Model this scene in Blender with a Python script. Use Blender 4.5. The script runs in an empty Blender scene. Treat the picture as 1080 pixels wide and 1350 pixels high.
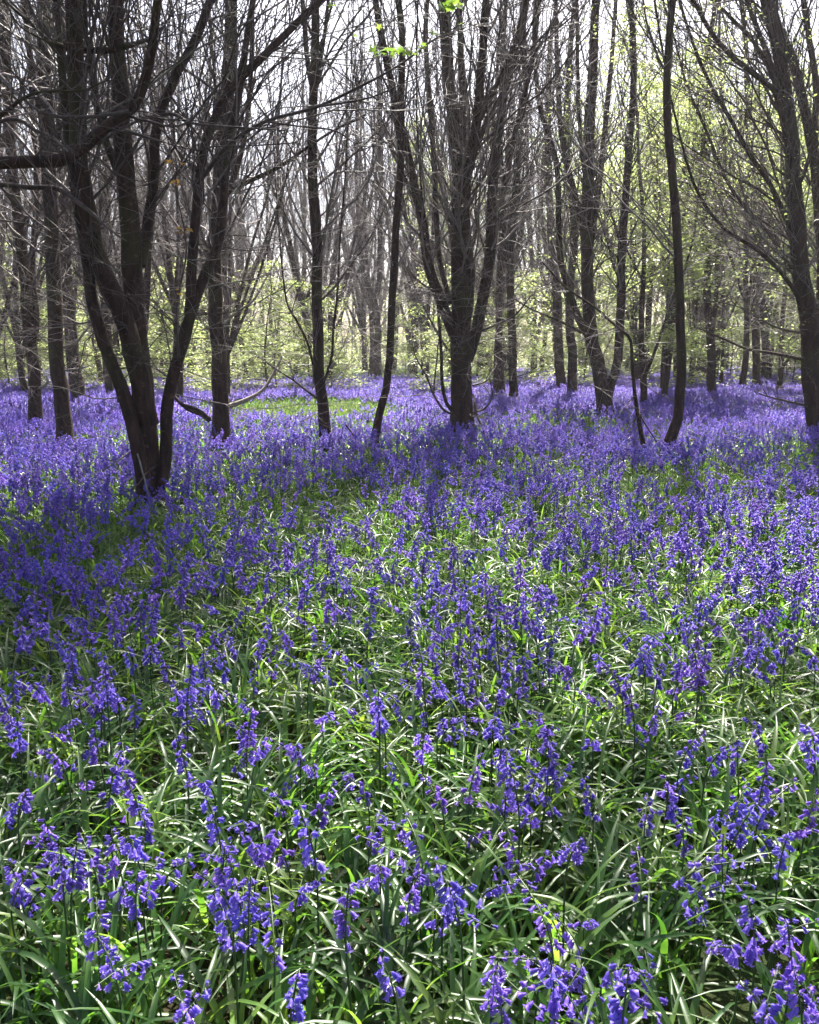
import bpy, math
import numpy as np
from mathutils import Matrix, Vector, Euler

R = math.radians
rng = np.random.default_rng(20240508)
scene = bpy.context.scene
COL = scene.collection

# ------------------------------------------------------------------ camera
CAM_H, PITCH, FPX = 1.35, R(10.6), 1120.0
sp_, cp_ = math.sin(PITCH), math.cos(PITCH)

def ray(px, py):
    u, v = (px - 540.0) / FPX, -(py - 675.0) / FPX
    return np.array([u, cp_ + v * sp_, -sp_ + v * cp_])

def at_depth(px, py, Y):
    d = ray(px, py)
    return np.array([0, 0, CAM_H]) + d * (Y / d[1])

def at_height(px, py, z):
    d = ray(px, py)
    return np.array([0, 0, CAM_H]) + d * ((z - CAM_H) / d[2])

def project(p):
    x, y, z = p[0], p[1], p[2] - CAM_H
    f = y * cp_ - z * sp_
    return 540 + FPX * x / f, 675 - FPX * (y * sp_ + z * cp_) / f

def gz(x, y):
    return 0.035 * np.sin(x * 0.9 + 1.3) * np.sin(y * 0.7) + 0.03 * np.sin(x * 0.31 + y * 0.23)

cam = bpy.data.cameras.new("camera")
cam.sensor_fit = 'HORIZONTAL'
cam.sensor_width = 36.0
cam.lens = 36.0 * FPX / 1080.0
cam.clip_start, cam.clip_end = 0.05, 2000.0
camo = bpy.data.objects.new("camera", cam)
COL.objects.link(camo)
camo.location = (0, 0, CAM_H)
camo.rotation_euler = (math.pi / 2 - PITCH, 0, 0)
scene.camera = camo

# ------------------------------------------------------------------ light
SUN_EL, SUN_AZ = R(54), R(10)          # azimuth clockwise from straight ahead
world = bpy.data.worlds.new("World")
scene.world = world
world.use_nodes = True
nt = world.node_tree
bg = nt.nodes['Background']
sky = nt.nodes.new('ShaderNodeTexSky')
sky.sky_type = 'NISHITA'
sky.sun_disc = False
sky.sun_elevation = SUN_EL
sky.sun_rotation = SUN_AZ
sky.dust_density = 4.5
sky.air_density = 0.8
nt.links.new(sky.outputs[0], bg.inputs[0])
bg.inputs[1].default_value = 0.075
sun = bpy.data.lights.new("sun", 'SUN')
sun.energy = 5.0
sun.angle = R(0.53)
sun.color = (1.0, 0.955, 0.88)
suno = bpy.data.objects.new("sun", sun)
COL.objects.link(suno)
sv = Vector((math.sin(SUN_AZ) * math.cos(SUN_EL), math.cos(SUN_AZ) * math.cos(SUN_EL), math.sin(SUN_EL)))
suno.rotation_euler = sv.to_track_quat('Z', 'Y').to_euler()
suno.location = (10, 20, 30)
vs = scene.view_settings
vs.view_transform = 'Standard'
vs.look = 'None'
vs.gamma = 1.0
vs.exposure = 2.25
scene.cycles.max_bounces = 6
scene.cycles.transparent_max_bounces = 4
scene.cycles.volume_bounces = 0

# ------------------------------------------------------------------ materials
def new_mat(name):
    m = bpy.data.materials.new(name)
    m.use_nodes = True
    n = m.node_tree.nodes
    n.clear()
    out = n.new('ShaderNodeOutputMaterial')
    return m, n, m.node_tree.links, out

def ramp(n, stops):
    r = n.new('ShaderNodeValToRGB')
    e = r.color_ramp.elements
    while len(e) < len(stops):
        e.new(0.5)
    for el, (p, c) in zip(e, stops):
        el.position = p
        el.color = (*c, 1)
    return r

def bark_mat(name, dark, mid, moss, rough=0.85, scale=1.0, bump=1.0):
    m, n, l, out = new_mat(name)
    p = n.new('ShaderNodeBsdfPrincipled')
    tc = n.new('ShaderNodeTexCoord')
    mp = n.new('ShaderNodeMapping')
    mp.inputs['Scale'].default_value = (9 * scale, 9 * scale, 2.2 * scale)
    l.new(tc.outputs['Object'], mp.inputs[0])
    a = n.new('ShaderNodeTexNoise')
    a.inputs['Scale'].default_value = 2.0
    a.inputs['Detail'].default_value = 7
    a.inputs['Roughness'].default_value = 0.65
    l.new(mp.outputs[0], a.inputs['Vector'])
    r = ramp(n, [(0.33, dark), (0.7, mid)])
    l.new(a.outputs[0], r.inputs[0])
    b = n.new('ShaderNodeTexNoise')
    b.inputs['Scale'].default_value = 1.7
    b.inputs['Detail'].default_value = 4
    l.new(tc.outputs['Object'], b.inputs['Vector'])
    r2 = ramp(n, [(0.5, (0, 0, 0)), (0.68, (1, 1, 1))])
    l.new(b.outputs[0], r2.inputs[0])
    mx = n.new('ShaderNodeMix')
    mx.data_type = 'RGBA'
    l.new(r2.outputs[0], mx.inputs[0])
    l.new(r.outputs[0], mx.inputs[6])
    mx.inputs[7].default_value = (*moss, 1)
    li = n.new('ShaderNodeTexNoise')
    li.inputs['Scale'].default_value = 26 * scale
    li.inputs['Detail'].default_value = 3
    l.new(tc.outputs['Object'], li.inputs['Vector'])
    r3 = ramp(n, [(0.62, (0, 0, 0)), (0.72, (.55, .55, .55))])
    l.new(li.outputs[0], r3.inputs[0])
    mx2 = n.new('ShaderNodeMix')
    mx2.data_type = 'RGBA'
    l.new(r3.outputs[0], mx2.inputs[0])
    l.new(mx.outputs[2], mx2.inputs[6])
    mx2.inputs[7].default_value = (mid[0] * 2.2, mid[1] * 2.4, mid[2] * 2.3, 1)
    l.new(mx2.outputs[2], p.inputs['Base Color'])
    p.inputs['Roughness'].default_value = rough
    p.inputs['Specular IOR Level'].default_value = 0.25
    bp = n.new('ShaderNodeBump')
    bp.inputs['Strength'].default_value = bump
    bp.inputs['Distance'].default_value = 0.02
    l.new(a.outputs[0], bp.inputs['Height'])
    l.new(bp.outputs[0], p.inputs['Normal'])
    l.new(p.outputs[0], out.inputs[0])
    return m

def thin_mat(name, cols, tcols, tw, rough=0.5, spec=0.4, nscale=6.0, coords='Object', vary=None):
    """leaf-like sheet: principled front with light passing through it"""
    m, n, l, out = new_mat(name)
    tc = n.new('ShaderNodeTexCoord')
    a = n.new('ShaderNodeTexNoise')
    a.inputs['Scale'].default_value = nscale
    a.inputs['Detail'].default_value = 3
    a.inputs['Roughness'].default_value = 0.7
    l.new(tc.outputs[coords], a.inputs['Vector'])
    r = ramp(n, [(0.35, cols[0]), (0.5, cols[1]), (0.66, cols[2])])
    l.new(a.outputs[0], r.inputs[0])
    rt = ramp(n, [(0.35, tcols[0]), (0.5, tcols[1]), (0.66, tcols[2])])
    l.new(a.outputs[0], rt.inputs[0])
    p = n.new('ShaderNodeBsdfPrincipled')
    p.inputs['Roughness'].default_value = rough
    p.inputs['Specular IOR Level'].default_value = spec
    co, ct = r.outputs[0], rt.outputs[0]
    t = n.new('ShaderNodeBsdfTranslucent')
    if vary:
        ge = n.new('ShaderNodeNewGeometry')
        b = n.new('ShaderNodeTexNoise')
        b.inputs['Scale'].default_value = vary[0]
        b.inputs['Detail'].default_value = 2
        l.new(ge.outputs['Position'], b.inputs['Vector'])
        for key, lo, hi, sock in (('Hue', vary[1], vary[2], 0), ('Value', vary[3], vary[4], 1)):
            mr = n.new('ShaderNodeMapRange')
            mr.inputs[1].default_value, mr.inputs[2].default_value = .3, .7
            mr.inputs[3].default_value, mr.inputs[4].default_value = lo, hi
            if sock == 0:
                l.new(b.outputs[0], mr.inputs[0])
            else:
                sp = n.new('ShaderNodeSeparateColor')
                l.new(b.outputs['Color'], sp.inputs[0])
                l.new(sp.outputs[1], mr.inputs[0])
            if sock == 0:
                hue = mr
            else:
                val = mr
        hs = []
        for c in (co, ct):
            h = n.new('ShaderNodeHueSaturation')
            l.new(c, h.inputs['Color'])
            l.new(hue.outputs[0], h.inputs['Hue'])
            l.new(val.outputs[0], h.inputs['Value'])
            hs.append(h.outputs[0])
        co, ct = hs
    l.new(co, p.inputs['Base Color'])
    l.new(ct, t.inputs[0])
    mx = n.new('ShaderNodeMixShader')
    mx.inputs[0].default_value = tw
    l.new(p.outputs[0], mx.inputs[1])
    l.new(t.outputs[0], mx.inputs[2])
    l.new(mx.outputs[0], out.inputs[0])
    return m

BARK = bark_mat('bark', (0.008, 0.0032, 0.0026), (0.066, 0.033, 0.024), (0.046, 0.044, 0.014))
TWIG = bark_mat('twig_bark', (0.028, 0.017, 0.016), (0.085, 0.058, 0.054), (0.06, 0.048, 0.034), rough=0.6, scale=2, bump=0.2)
PALE_LIT = bark_mat('pale_lit_twig', (0.09, 0.068, 0.066), (0.21, 0.17, 0.165), (0.15, 0.14, 0.10), rough=0.6, scale=2, bump=0.2)  # twig bark made paler, with backlight and distance haze put into the colour
DEAD = bark_mat('dead_wood', (0.12, 0.10, 0.085), (0.32, 0.28, 0.24), (0.2, 0.19, 0.13), rough=0.8, scale=3)
BLADE = thin_mat('bluebell_leaf', [(0.012, 0.040, 0.007), (0.026, 0.074, 0.011), (0.080, 0.135, 0.022)],
                 [(0.05, 0.16, 0.014), (0.14, 0.32, 0.028), (0.34, 0.50, 0.06)], 0.42, rough=0.40, spec=0.55, nscale=5, vary=(3.0, .49, .505, .7, 1.3))
GRASS = thin_mat('grass_blade', [(0.04, 0.09, 0.015), (0.07, 0.13, 0.025), (0.14, 0.16, 0.05)],
                 [(0.09, 0.17, 0.03), (0.15, 0.24, 0.05), (0.28, 0.32, 0.10)], 0.4, rough=0.45, spec=0.4)
LEAF = thin_mat('young_leaf', [(0.11, 0.15, 0.035), (0.17, 0.21, 0.055), (0.25, 0.27, 0.10)],
                [(0.32, 0.44, 0.11), (0.47, 0.57, 0.18), (0.64, 0.66, 0.29)], 0.5, rough=0.4, spec=0.4, nscale=1.5)
MAPLE = thin_mat('maple_leaf', [(0.08, 0.16, 0.018), (0.10, 0.19, 0.02), (0.12, 0.20, 0.03)], [(0.16, 0.29, 0.03), (0.22, 0.35, 0.04), (0.28, 0.38, 0.06)], 0.5, rough=0.45)
GOLD = thin_mat('golden_leaf', [(0.35, 0.22, 0.03), (0.40, 0.24, 0.03), (0.45, 0.24, 0.04)],
                [(0.6, 0.36, 0.04), (0.7, 0.40, 0.04), (0.7, 0.35, 0.05)], 0.5)
PETAL = thin_mat('bluebell_petal', [(0.070, 0.036, 0.27), (0.12, 0.066, 0.40), (0.25, 0.16, 0.57)],
                 [(0.11, 0.055, 0.40), (0.20, 0.115, 0.58), (0.38, 0.25, 0.74)], 0.38, rough=0.5, spec=0.35, nscale=60, vary=(5.0, .478, .514, .75, 1.4))
STEM = thin_mat('flower_stem', [(0.03, 0.055, 0.02), (0.045, 0.075, 0.025), (0.05, 0.06, 0.04)],
                [(0.05, 0.12, 0.03)] * 3, 0.1, rough=0.45)
LITTER = thin_mat('dead_leaf', [(0.10, 0.055, 0.03), (0.20, 0.12, 0.06), (0.34, 0.22, 0.13)],
                  [(0.2, 0.1, 0.04)] * 3, 0.2, rough=0.7, nscale=30)

def ground_mat():
    m, n, l, out = new_mat('woodland_soil')
    p = n.new('ShaderNodeBsdfPrincipled')
    tc = n.new('ShaderNodeTexCoord')
    a = n.new('ShaderNodeTexNoise')
    a.inputs['Scale'].default_value = 14
    a.inputs['Detail'].default_value = 9
    a.inputs['Roughness'].default_value = 0.7
    l.new(tc.outputs['Object'], a.inputs['Vector'])
    r = ramp(n, [(0.3, (0.012, 0.009, 0.006)), (0.52, (0.035, 0.026, 0.016)), (0.72, (0.10, 0.07, 0.045))])
    l.new(a.outputs[0], r.inputs[0])
    b = n.new('ShaderNodeTexNoise')
    b.inputs['Scale'].default_value = 0.6
    b.inputs['Detail'].default_value = 6
    l.new(tc.outputs['Object'], b.inputs['Vector'])
    r2 = ramp(n, [(0.4, (0, 0, 0)), (0.6, (1, 1, 1))])
    l.new(b.outputs[0], r2.inputs[0])
    mx = n.new('ShaderNodeMix')
    mx.data_type = 'RGBA'
    l.new(r2.outputs[0], mx.inputs[0])
    l.new(r.outputs[0], mx.inputs[6])
    mx.inputs[7].default_value = (0.03, 0.045, 0.014, 1)
    l.new(mx.outputs[2], p.inputs['Base Color'])
    p.inputs['Roughness'].default_value = 0.95
    p.inputs['Specular IOR Level'].default_value = 0.1
    bp = n.new('ShaderNodeBump')
    bp.inputs['Strength'].default_value = 0.8
    bp.inputs['Distance'].default_value = 0.03
    l.new(a.outputs[0], bp.inputs['Height'])
    l.new(bp.outputs[0], p.inputs['Normal'])
    l.new(p.outputs[0], out.inputs[0])
    return m

# ------------------------------------------------------------------ mesh helpers
class MB:
    """collects vertices, quads and triangles with a material slot each"""
    def __init__(self):
        self.v, self.q, self.t, self.qm, self.tm, self.n = [], [], [], [], [], 0
    def add(self, v, q=None, t=None, mat=0):
        v = np.asarray(v, dtype=np.float32).reshape(-1, 3)
        if q is not None and len(q):
            q = np.asarray(q, dtype=np.int64).reshape(-1, 4)
            self.q.append(q + self.n)
            self.qm.append(np.full(len(q), mat, dtype=np.int32))
        if t is not None and len(t):
            t = np.asarray(t, dtype=np.int64).reshape(-1, 3)
            self.t.append(t + self.n)
            self.tm.append(np.full(len(t), mat, dtype=np.int32))
        self.v.append(v)
        self.n += len(v)
    def arrays(self):
        v = np.concatenate(self.v) if self.v else np.zeros((0, 3), np.float32)
        q = np.concatenate(self.q) if self.q else np.zeros((0, 4), np.int64)
        t = np.concatenate(self.t) if self.t else np.zeros((0, 3), np.int64)
        qm = np.concatenate(self.qm) if self.qm else np.zeros(0, np.int32)
        tm = np.concatenate(self.tm) if self.tm else np.zeros(0, np.int32)
        return v, q, t, qm, tm
    def mesh(self, name, mats, smooth=True):
        v, q, t, qm, tm = self.arrays()
        me = bpy.data.meshes.new(name)
        me.vertices.add(len(v))
        me.vertices.foreach_set('co', v.ravel())
        loops = np.concatenate([q.ravel(), t.ravel()]).astype(np.int32)
        me.loops.add(len(loops))
        me.loops.foreach_set('vertex_index', loops)
        npoly = len(q) + len(t)
        me.polygons.add(npoly)
        starts = np.concatenate([np.arange(len(q)) * 4, len(q) * 4 + np.arange(len(t)) * 3]).astype(np.int32)
        me.polygons.foreach_set('loop_start', starts)
        me.polygons.foreach_set('material_index', np.concatenate([qm, tm]).astype(np.int32))
        me.polygons.foreach_set('use_smooth', np.full(npoly, smooth, dtype=bool))
        for m in mats:
            me.materials.append(m)
        me.update(calc_edges=True)
        return me

def link(name, me, parent=None):
    o = bpy.data.objects.new(name, me)
    COL.objects.link(o)
    if parent is not None:
        o.parent = parent
    return o

def tag(o, label=None, cat=None, group=None, kind=None):
    if label: o['label'] = label
    if cat: o['category'] = cat
    if group: o['group'] = group
    if kind: o['kind'] = kind
    return o

def norm(a):
    return a / np.maximum(np.linalg.norm(a, axis=-1, keepdims=True), 1e-9)

def tubes(mb, pts, rad, sides, mat=0, rough=0.0, g=None):
    pts, rad = np.asarray(pts, float), np.asarray(rad, float)
    if pts.ndim == 2:
        pts, rad = pts[None], rad[None]
    N, K, _ = pts.shape
    if N == 0:
        return
    T = norm(np.gradient(pts, axis=1))
    avg = norm(pts[:, -1] - pts[:, 0])
    ref = np.where(np.abs(avg[:, 2:3]) > 0.75, np.array([[1.0, 0.13, 0]]), np.array([[0.1, 0.05, 1.0]]))
    U = norm(np.cross(T, np.repeat(ref[:, None], K, 1)))
    V = np.cross(T, U)
    a = np.arange(sides) * 2 * np.pi / sides
    ca, sa = np.cos(a), np.sin(a)
    rr = np.repeat(rad[:, :, None], sides, 2)
    if rough > 0:
        g = g or rng
        s = np.cumsum(np.linalg.norm(np.diff(pts, axis=1, prepend=pts[:, :1]), axis=2), axis=1)[:, :, None]
        ph = g.uniform(0, 6.28, (N, 1, 6))
        rr = rr * (1 + rough * (np.sin(2 * a + ph[:, :, 0:1] + s * 1.1) * 0.6 + np.sin(3 * a + ph[:, :, 1:2] - s * 0.8) * 0.5
                               + np.sin(a * 5 + ph[:, :, 2:3] + s * 2.3) * 0.3 + np.sin(s * 5.3 + ph[:, :, 3:4] + a) * 0.45
                               + np.sin(s * 13 + ph[:, :, 4:5] + 2 * a) * 0.25))
    v = pts[:, :, None] + rr[..., None] * (ca[None, None, :, None] * U[:, :, None] + sa[None, None, :, None] * V[:, :, None])
    base = (np.arange(N) * K * sides)[:, None, None]
    k = (np.arange(K - 1) * sides)[None, :, None]
    j = np.arange(sides)[None, None]
    j2 = (j + 1) % sides
    q = np.stack(np.broadcast_arrays(base + k + j, base + k + j2, base + k + sides + j2, base + k + sides + j), -1)
    mb.add(v, q=q, mat=mat)

def catmull(p, n):
    p = np.asarray(p, float)
    if len(p) == 2:
        return p[0] + (p[1] - p[0]) * np.linspace(0, 1, n)[:, None]
    e = np.vstack([2 * p[0] - p[1], p, 2 * p[-1] - p[-2]])
    u = np.linspace(0, len(p) - 1 - 1e-6, n)
    i = u.astype(int)
    f = (u - i)[:, None]
    a, b, c, d = e[i], e[i + 1], e[i + 2], e[i + 3]
    return 0.5 * (2 * b + (c - a) * f + (2 * a - 5 * b + 4 * c - d) * f ** 2 + (3 * b - a - 3 * c + d) * f ** 3)

def grow(g, start, d, length, r0, K, wig, up, taper=0.3):
    N = len(start)
    pts = np.zeros((N, K + 1, 3))
    pts[:, 0] = start
    d = norm(d)
    step = (np.asarray(length) / K)[:, None]
    for k in range(K):
        d = norm(d + g.normal(0, wig, (N, 3)) + np.array([0, 0, 1.0]) * np.asarray(up).reshape(-1, 1))
        pts[:, k + 1] = pts[:, k] + d * step
    rad = np.asarray(r0)[:, None] * np.linspace(1, taper, K + 1)[None]
    return pts, rad

def spawn(g, pts, rad, per, tlo, thi, alo, ahi, llo, lhi, rfac, rmin, K, wig, up):
    """children along each of N parents"""
    N, Kp, _ = pts.shape
    L = np.linalg.norm(np.diff(pts, axis=1), axis=2).sum(1)
    idx = np.repeat(np.arange(N), per)
    t = g.uniform(tlo, thi, len(idx))
    f = t * (Kp - 1)
    i = np.minimum(f.astype(int), Kp - 2)
    fr = (f - i)[:, None]
    p = pts[idx, i] * (1 - fr) + pts[idx, i + 1] * fr
    tan = norm(pts[idx, i + 1] - pts[idx, i])
    r = rad[idx, i]
    rnd = norm(g.normal(0, 1, (len(idx), 3)))
    perp = norm(np.cross(tan, rnd))
    a = np.radians(g.uniform(alo, ahi, len(idx)))[:, None]
    d = tan * np.cos(a) + perp * np.sin(a)
    ln = L[idx] * (1 - 0.55 * t) * g.uniform(llo, lhi, len(idx))
    r0 = np.maximum(r * rfac, rmin)
    return grow(g, p, d, ln, r0, K, wig, up)

def twig_network(g, stems, per_m=5.0, zlo=0.9, levels=3, lscale=1.0, per2=7, per3=4, low_dead=True, alo=22, ahi=60, thick=1.0, ztop=99.0):
    """limbs, twigs and twiglets for a list of stems (pts, rad); returns levels of (pts, rad)"""
    P, D, LN, R0, UP = [], [], [], [], []
    for pts, rad in stems:
        seg = np.linalg.norm(np.diff(pts, axis=0), axis=1)
        s = np.concatenate([[0], np.cumsum(seg)])
        tot = s[-1]
        n = g.poisson(per_m * tot)
        if n == 0:
            continue
        x = g.uniform(0, tot * 0.98, n)
        i = np.clip(np.searchsorted(s, x) - 1, 0, len(pts) - 2)
        fr = ((x - s[i]) / np.maximum(seg[i], 1e-6))[:, None]
        p = pts[i] * (1 - fr) + pts[i + 1] * fr
        r = rad[i] * (1 - fr[:, 0]) + rad[i + 1] * fr[:, 0]
        keep = (p[:, 2] > zlo) & (p[:, 2] < ztop)
        p, r, i = p[keep], r[keep], i[keep]
        n = len(p)
        tan = norm(pts[i + 1] - pts[i])
        perp = norm(np.cross(tan, g.normal(0, 1, (n, 3))))
        low = p[:, 2] < 2.3
        a = np.radians(np.where(low & low_dead, g.uniform(48, 95, n), g.uniform(alo, ahi, n)))[:, None]
        D.append(tan * np.cos(a) + perp * np.sin(a))
        P.append(p)
        LN.append(np.where(low, g.uniform(0.35, 1.3, n), np.clip(0.9 + r * 24, 1.0, 2.9) * g.uniform(0.5, 1.35, n)) * lscale)
        R0.append(np.where(low, g.uniform(0.003, 0.007, n), np.clip(r * g.uniform(0.10, 0.30, n), 0.004, 0.016)) * thick)
        UP.append(np.where(low, g.uniform(-0.02, 0.05, n), g.uniform(0.02, 0.09, n)))
    if not P:
        return []
    P, D, LN, R0, UP = map(np.concatenate, (P, D, LN, R0, UP))
    l1 = grow(g, P, D, LN, R0, 9, 0.165, UP)
    out = [l1]
    if levels > 1:
        l2 = spawn(g, l1[0], l1[1], per2, 0.15, 0.98, 25, 60, 0.3, 0.75, 0.6, 0.0028 * thick, 5, 0.12, 0.04)
        out.append(l2)
    if levels > 2:
        l3 = spawn(g, l2[0], l2[1], per3, 0.2, 1.0, 25, 65, 0.3, 0.75, 0.7, 0.0018 * thick, 3, 0.12, 0.04)
        out.append(l3)
    return out

def leaf_cards(mb, g, pos, size, droop=0.25, mat=0, flat=0.75):
    """folded diamond leaves, each two triangles"""
    n = len(pos)
    if n == 0:
        return
    az = g.uniform(0, 2 * np.pi, n)
    d = norm(np.stack([np.cos(az), np.sin(az), g.normal(-droop, 0.3, n)], 1))
    nn = norm(np.stack([g.normal(0, 1 - flat + 0.1, n), g.normal(0, 1 - flat + 0.1, n), np.ones(n)], 1))
    w = norm(np.cross(d, nn))
    nn = np.cross(w, d)
    s = (size * g.uniform(0.55, 1.25, n))[:, None]
    a = pos
    b = pos + d * s * 0.45 + w * s * 0.36 + nn * s * 0.07
    c = pos + d * s
    e = pos + d * s * 0.45 - w * s * 0.36 + nn * s * 0.07
    v = np.stack([a, b, c, e], 1)
    i = np.arange(n)[:, None] * 4
    mb.add(v, t=np.concatenate([i + np.array([[0, 1, 2]]), i + np.array([[0, 2, 3]])]), mat=mat)

def net_mesh(name, net, sides=(5, 4, 3), mat=None):
    mb = MB()
    for (p, r), s in zip(net, sides):
        tubes(mb, p, r, s)
    return mb.mesh(name, [mat or TWIG])

# ------------------------------------------------------------------ traced trees
def traced_stem(g, spec, Dp, htop, base):
    """spec: dict pts=[(px,py)...], w=(w0,w1) pixel widths, dy=depth drift at the top"""
    pp = np.array(spec['pts'], float)
    dense = catmull(pp, 26 if len(pp) > 3 else 18)
    y0, y1 = pp[0, 1], pp[-1, 1]
    f = np.clip((dense[:, 1] - y0) / (y1 - y0 + 1e-6), 0, 1)
    dy = spec.get('dy', 0.0)
    d0 = spec.get('d0', 0.0)
    Y = Dp + d0 + (dy - d0) * f
    pts = np.array([at_depth(a, b, yy) for (a, b), yy in zip(dense, Y)])
    w0, w1 = spec['w'][0] * .86, spec['w'][1] * .8
    rad = (w0 + (w1 - w0) * f) * 0.5 * Y / FPX
    if base:
        first = pts[0].copy()
        down = first.copy()
        down[2] = gz(first[0], first[1]) - 0.12
        d = norm(pts[2] - pts[0])
        down[:2] -= d[:2] / max(d[2], 0.3) * (first[2] - down[2]) * 0.6
        pts = np.vstack([down, (down + first) / 2, pts])
        rad = np.concatenate([[rad[0] * 1.12, rad[0] * 1.06], rad])
        z = pts[:, 2] - gz(first[0], first[1])
        rad = rad * (1 + 0.75 * np.exp(-np.maximum(z, 0) / 0.19))
    if spec.get('up', True):
        d = norm(pts[-1] - pts[-4])
        L = (htop - pts[-1, 2]) / max(0.75, d[2])
        if L > 0.4:
            K = 14
            ext, er = grow(g, pts[-1:], d[None], np.array([L]), rad[-1:], K, 0.05, 0.05, 0.22)
            pts = np.vstack([pts, ext[0][1:]])
            rad = np.concatenate([rad, er[0][1:]])
    # small natural crookedness
    k = len(pts)
    wob = np.cumsum(g.normal(0, 1, (k, 3)), 0)
    wob -= np.linspace(0, 1, k)[:, None] * wob[-1]
    pts = pts + wob * np.minimum(0.012, rad[:, None] * 0.10) * np.array([1, 1, 0])
    return pts, rad

def traced_tree(name, label, cat, base, stems, limbs=(), group=None, seed=1, htop=11.0, zb=0.18, net=None, leaves=None, bark=None, depth=None, lown=7):
    g = np.random.default_rng(seed)
    bp = at_height(base[0], base[1], zb)
    Dp = depth or bp[1]
    root = bpy.data.objects.new(name, None)
    COL.objects.link(root)
    root.empty_display_size = 0.3
    o = at_depth(base[0], base[1], Dp)
    org = np.array([o[0], Dp, gz(o[0], Dp)])
    root.location = org
    tag(root, label, cat, group)
    built = []
    for s in stems:
        pts, rad = traced_stem(g, s, Dp, htop * g.uniform(0.85, 1.1), s.get('base', False))
        built.append((pts, rad))
        mb = MB()
        tubes(mb, pts - org, rad, 14 if rad.max() > 0.06 else 9, rough=0.07, g=g)
        ob = link(s.get('part', 'trunk' if s.get('base') else 'stem'), mb.mesh('trunk', [bark or BARK]), root)
    lim = []
    for s in limbs:
        s = dict(s)
        s.setdefault('up', False)
        pts, rad = traced_stem(g, s, Dp, htop, False)
        lim.append((pts, rad))
        mb = MB()
        tubes(mb, pts - org, rad, 8, rough=0.06, g=g)
        link('branch', mb.mesh('branch', [s.get('mat', TWIG if rad.max() < 0.02 else BARK)]), root)
    nk = dict(per_m=5.0, per2=5, per3=2, thick=1.1)
    nk.update(net or {})
    nk['per_m'] *= 1.0
    nk.setdefault('ztop', max(5.0, 2.2 + 0.39 * Dp))
    nets = twig_network(g, built, **nk)
    if lim:
        lk = dict(per_m=5, zlo=0.1, lscale=0.5, per2=5, per3=2, low_dead=False, alo=30, ahi=65)
        lk['thick'] = nk.get('thick', 1.0)
        n2 = twig_network(g, lim, **lk)
        nets = [(np.concatenate([a[0], b[0]]), np.concatenate([a[1], b[1]])) for a, b in zip(nets, n2)] if nets else n2
    if nets:
        nets = [(p - org, r) for p, r in nets]
        cm = MB()
        for (p, r), sd in zip(nets, (5, 4, 3)):
            tubes(cm, p, r, sd)
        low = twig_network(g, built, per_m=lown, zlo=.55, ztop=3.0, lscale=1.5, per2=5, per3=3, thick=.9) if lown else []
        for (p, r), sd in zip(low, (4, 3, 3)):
            tubes(cm, p - org, r, sd, mat=1)  # low twigs use the paler bark, backlight painted into its colour
        crown = link('crown', cm.mesh('crown', [TWIG, PALE_LIT]), root)
        if leaves:
            cnt, size, zmin, zmax, mat = leaves
            tips = np.concatenate([nets[-1][0][:, -1], nets[1][0][:, -1], nets[1][0][:, 3]])
            tips = tips[(tips[:, 2] > zmin) & (tips[:, 2] < zmax)]
            if len(tips):
                c = tips[g.integers(0, len(tips), cnt // 4)]
                pos = (c[:, None] + g.normal(0, 0.07, (len(c), 4, 3))).reshape(-1, 3)
                mb = MB()
                leaf_cards(mb, g, pos, size)
                link('leaves', mb.mesh('leaves', [mat], smooth=False), crown)
    return root

S = lambda pts, w, **k: dict(pts=pts, w=w, **k)

TREES = []
def T(*a, **k):
    TREES.append(traced_tree(*a, **k))

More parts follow.
